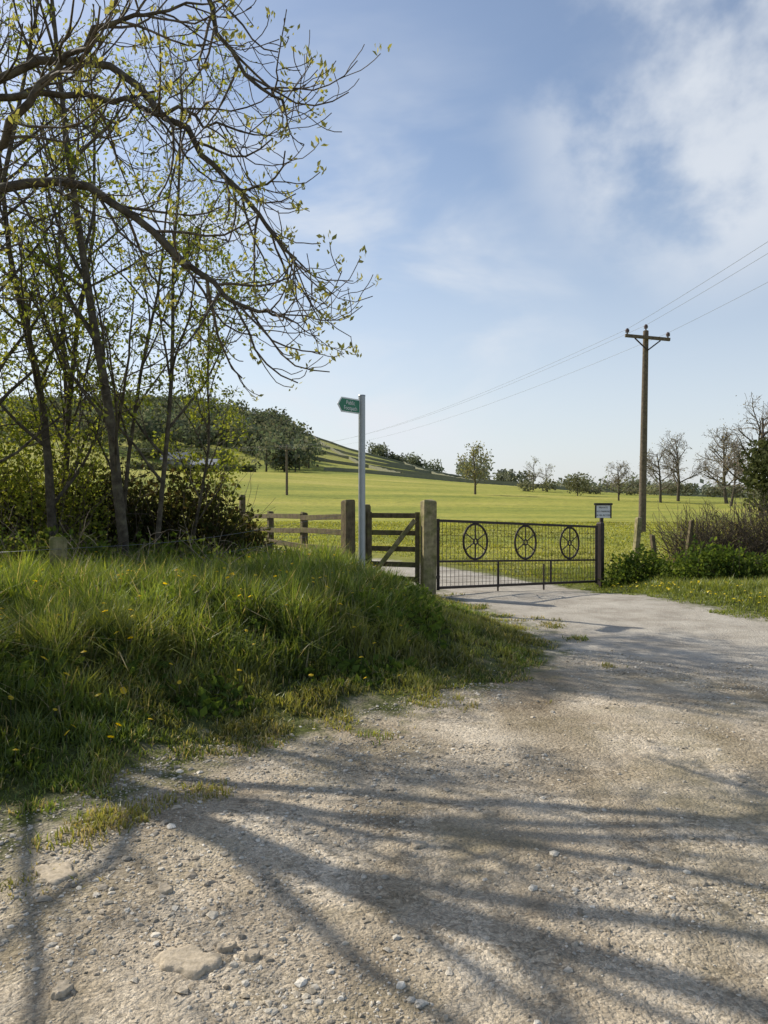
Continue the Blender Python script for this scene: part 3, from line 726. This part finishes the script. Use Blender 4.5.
# ------------------------------------------------------------------ distant things
def far_crowns(name, trees, nq, qs, cs, trunks=True):
    Vs, Fs, Cs, Ms, off = [], [], [], [], 0
    tb = []
    for x, y, r, h in trees:
        z = hgt(x, y); u = rand_unit(nq); rr = R.rand(nq) ** .4
        lump = .65 + .7 * fbm(u[:, 0] * 2 + x, u[:, 1] * 2 + u[:, 2] * 2 + y, 1.5, 3)
        q = u * (rr * lump)[:, None]
        C = np.stack([x + q[:, 0] * r, y + q[:, 1] * r, z + h * .55 + q[:, 2] * h * .5], 1)
        tone = 1 + .7 * (R.rand() - .5)
        v, f, c = leaves_geo(C, qs * (.6 + .8 * R.rand(nq)), pal(nq, cs, .35) * tone, .7)
        Vs.append(v); Fs.append(f + off); Cs.append(c); Ms.append(np.zeros(len(f))); off += len(v)
        tb.append((np.array([(x, y, z - .3), (x, y, z + h * .6)]), np.array([.03 * h, .012 * h])))
    v, f = tubes_geo(tb, 5); Vs.append(v); Fs.append(f + off); Cs.append(np.full((len(v), 3), .06)); Ms.append(np.ones(len(f)))
    return mesh_from(name, np.concatenate(Vs), [np.concatenate(Fs)], [M_farleaf, M_bark], cols=np.concatenate(Cs), matidx=np.concatenate(Ms))
WD = [(.15, .165, .105), (.12, .14, .095), (.20, .19, .13), (.13, .165, .09)]  # hill wood leaf colours, lightened to include distance haze
tr_ = []
while len(tr_) < 560:
    x = R.uniform(-190, -10); y = R.uniform(165, 335)
    if x < -15 - (y - 165) * .17 + R.normal() * 2 and not (x > -66 and x < -27 and y < 198) and not (x <= -66 and y < 185): tr_.append((x, y, R.uniform(2.6, 4.8), R.uniform(5, 9)))
far_crowns('hill_woodland', tr_, 190, 1.1, WD)
tr_ = [(R.uniform(-8, 24), R.uniform(325, 345), R.uniform(2.5, 4.5), R.uniform(3, 7)) for _ in range(20)]
far_crowns('crest_trees', tr_, 180, .9, [(.12, .14, .09), (.15, .16, .11)])
tr_ = []
for _ in range(90):
    x = R.uniform(22, 260); tr_.append((x, R.uniform(215, 300) + x * .2, R.uniform(2.5, 5), R.uniform(2.5, 7) * (.5 + fbm(np.array(x), np.array(0.), .06, 2))))
HZC = [(.22, .235, .18), (.25, .25, .20), (.19, .22, .16)]  # tree line palette with haze mixed into the greens
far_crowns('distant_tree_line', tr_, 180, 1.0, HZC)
tr_ = [(R.uniform(-62, -28), R.uniform(180, 188), R.uniform(2, 3), R.uniform(2, 4.5)) for _ in range(18)] + [(R.uniform(-60, -28), R.uniform(158, 163), R.uniform(1.2, 2), R.uniform(.8, 1.6)) for _ in range(14)]
far_crowns('field_hedge_trees', tr_, 180, .7, [(.11, .13, .065), (.14, .15, .075)])
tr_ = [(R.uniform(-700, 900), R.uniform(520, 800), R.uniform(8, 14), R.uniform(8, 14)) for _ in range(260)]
far_crowns('horizon_woodland', tr_, 80, 3.5, [(.28, .32, .30), (.31, .34, .33)])  # grey-blue atmospheric haze is painted into these leaf colours

def far_tree(name, x, y, h, leafn, cs, r0=None, spread=1.0, ls=.25, kids=(12, 7, 6), keep=.9, rm=.011):
    P = dict(segs=[8, 7, 6, 4], trop=[.03, .03, .02, 0], wob=[.05, .12, .15, .2], tip=[.3, .3, .4, .5], kids=list(kids), start=[.22, .2, .15],
             ang=[52 * spread, 45, 45], ratio=[.50, .5, .5], rmin=rm * h / 8, rcap=[9, .010 * h, .004 * h, .002 * h])
    T = [[], [], [], []]; L = []
    grow(T, L, (x, y, hgt(x, y) - .2), (R.normal() * .04, 0, 1), h * .8, r0 or h * .024, 0, P)
    lf = clusters(L, leafn, .3 * h / 8, ls, cs, 0, keep, .6) if leafn else None
    build_tree(name, T, lf, (8, 5, 4, 3), M_fartwig)
nfw = N('far_twig'); M_fartwig = nfw.done(nfw.princ(nfw.ramp(nfw.noise(nfw.pos(), 2, 2), [(.3, (.18, .155, .125)), (.7, (.27, .235, .195))]), .9, .1))  # twig colour paled to stand in for haze on distant trees
OL = [(.18, .19, .10), (.15, .16, .085), (.23, .22, .13)]
far_tree('field_tree', 12.0, 100, 6.8, 2, OL, ls=.26)
far_tree('bare_tree', 26.5, 135, 6.0, 1, OL, ls=.22, keep=.4)
far_tree('bare_tree', 30.0, 140, 5.4, 1, OL, ls=.22, keep=.4)
far_crowns('round_bush', [(27.5, 108, 2.2, 3.3)], 700, .3, OL)
far_crowns('hedge_bushes', [(24 + k * 3.4 + R.rand() * 2, 125 + R.rand() * 8, 1.9, 1.0 + 1.6 * R.rand()) for k in range(13)], 220, .45, [(.18, .19, .11), (.22, .21, .14)])
for x, y, h in ((28.4, 92, 5.0), (32.0, 88, 7.4), (35.6, 92, 9.0), (38.8, 86, 9.4), (36.5, 80, 7.0)):
    far_tree('bare_tree', x, y, h, 1, [(.22, .20, .15), (.20, .19, .13)], ls=.16, kids=(16, 9, 7), keep=.35, rm=.014)
far_tree('bare_tree', 25.8, 52, 9.0, 1, [(.24, .18, .12), (.2, .16, .1)], ls=.12, kids=(16, 9, 6), keep=.5)
far_crowns('evergreen_tree', [(25.6, 49, 2.4, 5.6)], 4200, .3, [(.06, .075, .03), (.09, .10, .045), (.12, .13, .06)])
far_crowns('evergreen_tree', [(29.5, 50, 3.2, 7.0)], 3600, .32, [(.04, .06, .025), (.06, .085, .035), (.09, .11, .05)])

def drywall(name, pl, h=.9, w=.5):
    pl = np.array(pl, float); P = []
    for a_, b_ in zip(pl[:-1], pl[1:]):
        n = max(3, int(np.linalg.norm(b_ - a_) / 2.5)); P += [a_ + (b_ - a_) * t for t in np.linspace(0, 1, n, endpoint=False)]
    P.append(pl[-1]); P = np.array(P); d = np.gradient(P, axis=0); d /= np.linalg.norm(d, axis=1, keepdims=True)
    s = np.stack([-d[:, 1], d[:, 0]], 1) * w / 2; z = height(P[:, 0], P[:, 1]); hh = h * (.8 + .3 * R.rand(len(P)))
    V = np.stack([np.c_[P - s, z - .3], np.c_[P - s * .7, z + hh], np.c_[P + s * .7, z + hh], np.c_[P + s, z - .3]], 1).reshape(-1, 3)
    i = np.arange(len(P) - 1)[:, None] * 4; F = np.concatenate([i + np.array([[k, k + 1, k + 5, k + 4]]) for k in range(3)])
    mesh_from(name, V, [F], [M_wallf])
M_wallf = simple('far_limestone', (.22, .22, .15), .9, 0, .1, .3, .8)
drywall('dry_stone_wall', [(-14, 178), (10, 176), (50, 182), (110, 195)])
drywall('dry_stone_wall', [(-20, 215), (5, 208), (45, 212), (90, 230)])
drywall('dry_stone_wall', [(-28, 255), (0, 240), (45, 246), (90, 260)])
drywall('dry_stone_wall', [(-34, 290), (-5, 272), (30, 280)])
drywall('dry_stone_wall', [(-42, 325), (-10, 308), (15, 305), (40, 318)])
drywall('dry_stone_wall', [(4, 178), (-4, 210), (-14, 260), (-30, 320)])
drywall('dry_stone_wall', [(24, 182), (14, 250), (8, 310)])

def barn(name, x, y, L_, D_, eave, ridge, yaw, roof, wins):
    e = empty(name); z0 = hgt(x, y) - .3; c, s = math.cos(yaw), math.sin(yaw)
    W = lambda a_, b_, z_: (x + a_ * c - b_ * s, y + a_ * s + b_ * c, z0 + z_)
    V = [W(-L_ / 2, -D_ / 2, 0), W(L_ / 2, -D_ / 2, 0), W(L_ / 2, D_ / 2, 0), W(-L_ / 2, D_ / 2, 0),
         W(-L_ / 2, -D_ / 2, eave), W(L_ / 2, -D_ / 2, eave), W(L_ / 2, D_ / 2, eave), W(-L_ / 2, D_ / 2, eave), W(-L_ / 2, 0, ridge), W(L_ / 2, 0, ridge)]
    me = bpy.data.meshes.new('walls'); me.from_pydata(V, [], [(0, 1, 5, 4), (1, 2, 6, 9, 5), (2, 3, 7, 6), (3, 0, 4, 8, 7)]); me.materials.append(M_wall)
    ob = bpy.data.objects.new('walls', me); scene.collection.objects.link(ob); ob.parent = e
    o = .35; dz = .12; k = (ridge - eave) / (D_ / 2)
    V = []
    for a_ in (-L_ / 2 - o, L_ / 2 + o):
        for z_ in (dz, dz + .15): V += [W(a_, -D_ / 2 - o, eave - k * o + z_), W(a_, 0, ridge + z_), W(a_, D_ / 2 + o, eave - k * o + z_)]
    F = [(0, 6, 7, 1), (1, 7, 8, 2), (3, 4, 10, 9), (4, 5, 11, 10), (0, 3, 9, 6), (2, 8, 11, 5), (0, 1, 4, 3), (1, 2, 5, 4), (6, 9, 10, 7), (7, 10, 11, 8)]
    me = bpy.data.meshes.new('roof'); me.from_pydata(V, [], F); me.materials.append(roof)
    ob = bpy.data.objects.new('roof', me); scene.collection.objects.link(ob); ob.parent = e
    bl = []
    for a_, zz, ww, hh in wins: bl.append((W(a_ - ww / 2, -D_ / 2 - .02, zz), W(a_ + ww / 2, -D_ / 2 - .02, zz), .08, hh))
    beams('openings', bl, M_glass, e, 0)
barn('farmhouse', -46.5, 172, 6.5, 5, 2.6, 4.2, .1, M_roof, [(-2, 1.7, .8, .9), (0, 1.3, .9, 1.8), (2, 1.7, .8, .9)])
barn('stone_barn', -39.5, 168, 5.5, 4.5, 2.0, 3.2, .15, M_roof2, [(-1, 1.1, 1.6, 1.6), (1.6, 1.3, .7, .7)])

# ------------------------------------------------------------------ light and sky
EL = math.radians(38); AZ = math.radians(-60)   # sun ahead-left
sdir = Vector((math.sin(AZ) * math.cos(EL), math.cos(AZ) * math.cos(EL), math.sin(EL)))
sl = bpy.data.lights.new('sun', 'SUN'); sl.energy = 5.0; sl.angle = math.radians(.53); sl.color = (1, .93, .81)
so = bpy.data.objects.new('sun', sl); scene.collection.objects.link(so); so.rotation_euler = (-sdir).to_track_quat('-Z', 'Y').to_euler(); so.location = (-20, 10, 20)
w = bpy.data.worlds.new('World'); scene.world = w; w.use_nodes = True; nt = w.node_tree; nt.nodes.clear()
def wn(t, **k):
    n = nt.nodes.new(t)
    for a, b in k.items(): setattr(n, a, b)
    return n
out = wn('ShaderNodeOutputWorld'); bg = wn('ShaderNodeBackground'); bg.inputs[1].default_value = .145
sky = wn('ShaderNodeTexSky', sky_type='NISHITA'); sky.sun_disc = False; sky.sun_elevation = EL; sky.sun_rotation = AZ % (2 * math.pi)
sky.air_density = 1.0; sky.dust_density = 1.2; sky.ozone_density = 1.2; sky.altitude = 100
tc = wn('ShaderNodeTexCoord'); gen = tc.outputs['Generated']
def wmath(op, a, b=0.0, clamp=False):
    m = wn('ShaderNodeMath', operation=op, use_clamp=clamp)
    for i, v_ in enumerate((a, b)):
        if isinstance(v_, (int, float)): m.inputs[i].default_value = v_
        else: nt.links.new(v_, m.inputs[i])
    return m.outputs[0]
def wnoise(scale, sc, detail=5, rough=.55, dist=.3, loc=(0, 0, 0)):
    mp = wn('ShaderNodeMapping'); mp.inputs['Scale'].default_value = sc; mp.inputs['Location'].default_value = loc; nt.links.new(gen, mp.inputs[0])
    n = wn('ShaderNodeTexNoise'); n.inputs['Scale'].default_value = scale; n.inputs['Detail'].default_value = detail
    n.inputs['Roughness'].default_value = rough; n.inputs['Distortion'].default_value = dist; nt.links.new(mp.outputs[0], n.inputs['Vector']); return n.outputs['Fac']
def wrange(x, a, b, c=0., d=1.):
    m = wn('ShaderNodeMapRange', clamp=True, interpolation_type='SMOOTHSTEP'); nt.links.new(x, m.inputs[0])
    for i, v_ in enumerate((a, b, c, d)): m.inputs[i + 1].default_value = v_
    return m.outputs[0]
def blob(dx, dz, a, b):
    v_ = Vector((dx, 1, dz)).normalized(); n = wn('ShaderNodeVectorMath', operation='DOT_PRODUCT'); nt.links.new(gen, n.inputs[0]); n.inputs[1].default_value = v_
    return wrange(n.outputs['Value'], math.cos(math.radians(a)), math.cos(math.radians(b)))
puff = wnoise(4.6, (1, 1, 1.2), 6, .55, .1, loc=(.3, .1, .2)); wisp = wnoise(3.0, (1, 1, 2.4), 5, .55, .4, (2, .4, 1))
c1 = wmath('MULTIPLY', wmath('MULTIPLY', blob(.44, .55, 15, 5), wrange(puff, .38, .60)), .74)
c3 = wmath('MULTIPLY', wmath('MULTIPLY', blob(-.10, .26, 22, 6), wrange(wisp, .42, .66)), .45)
c2 = wmath('MULTIPLY', wrange(wisp, .54, .80), .15)
sx = wn('ShaderNodeSeparateXYZ'); nt.links.new(gen, sx.inputs[0])
hz = wrange(sx.outputs[2], -.02, .45, .70, .06)
mask = wmath('ADD', wmath('ADD', wmath('ADD', c1, c2), c3), hz, True)
mx = wn('ShaderNodeMix', data_type='RGBA'); nt.links.new(mask, mx.inputs[0]); nt.links.new(sky.outputs[0], mx.inputs[6]); mx.inputs[7].default_value = (5.4, 5.7, 6.1, 1)
nt.links.new(mx.outputs[2], bg.inputs[0]); nt.links.new(bg.outputs[0], out.inputs[0])

# ------------------------------------------------------------------ camera
cam = bpy.data.cameras.new('camera'); co = bpy.data.objects.new('camera', cam); scene.collection.objects.link(co)
cam.sensor_fit = 'VERTICAL'; cam.sensor_height = 24; cam.sensor_width = 18; cam.lens = 24 * 760 / 1024
co.location = (0, 0, 1.6); co.rotation_euler = (math.radians(90 - .9), 0, 0)
cam.clip_start = .05; cam.clip_end = 6000
scene.camera = co
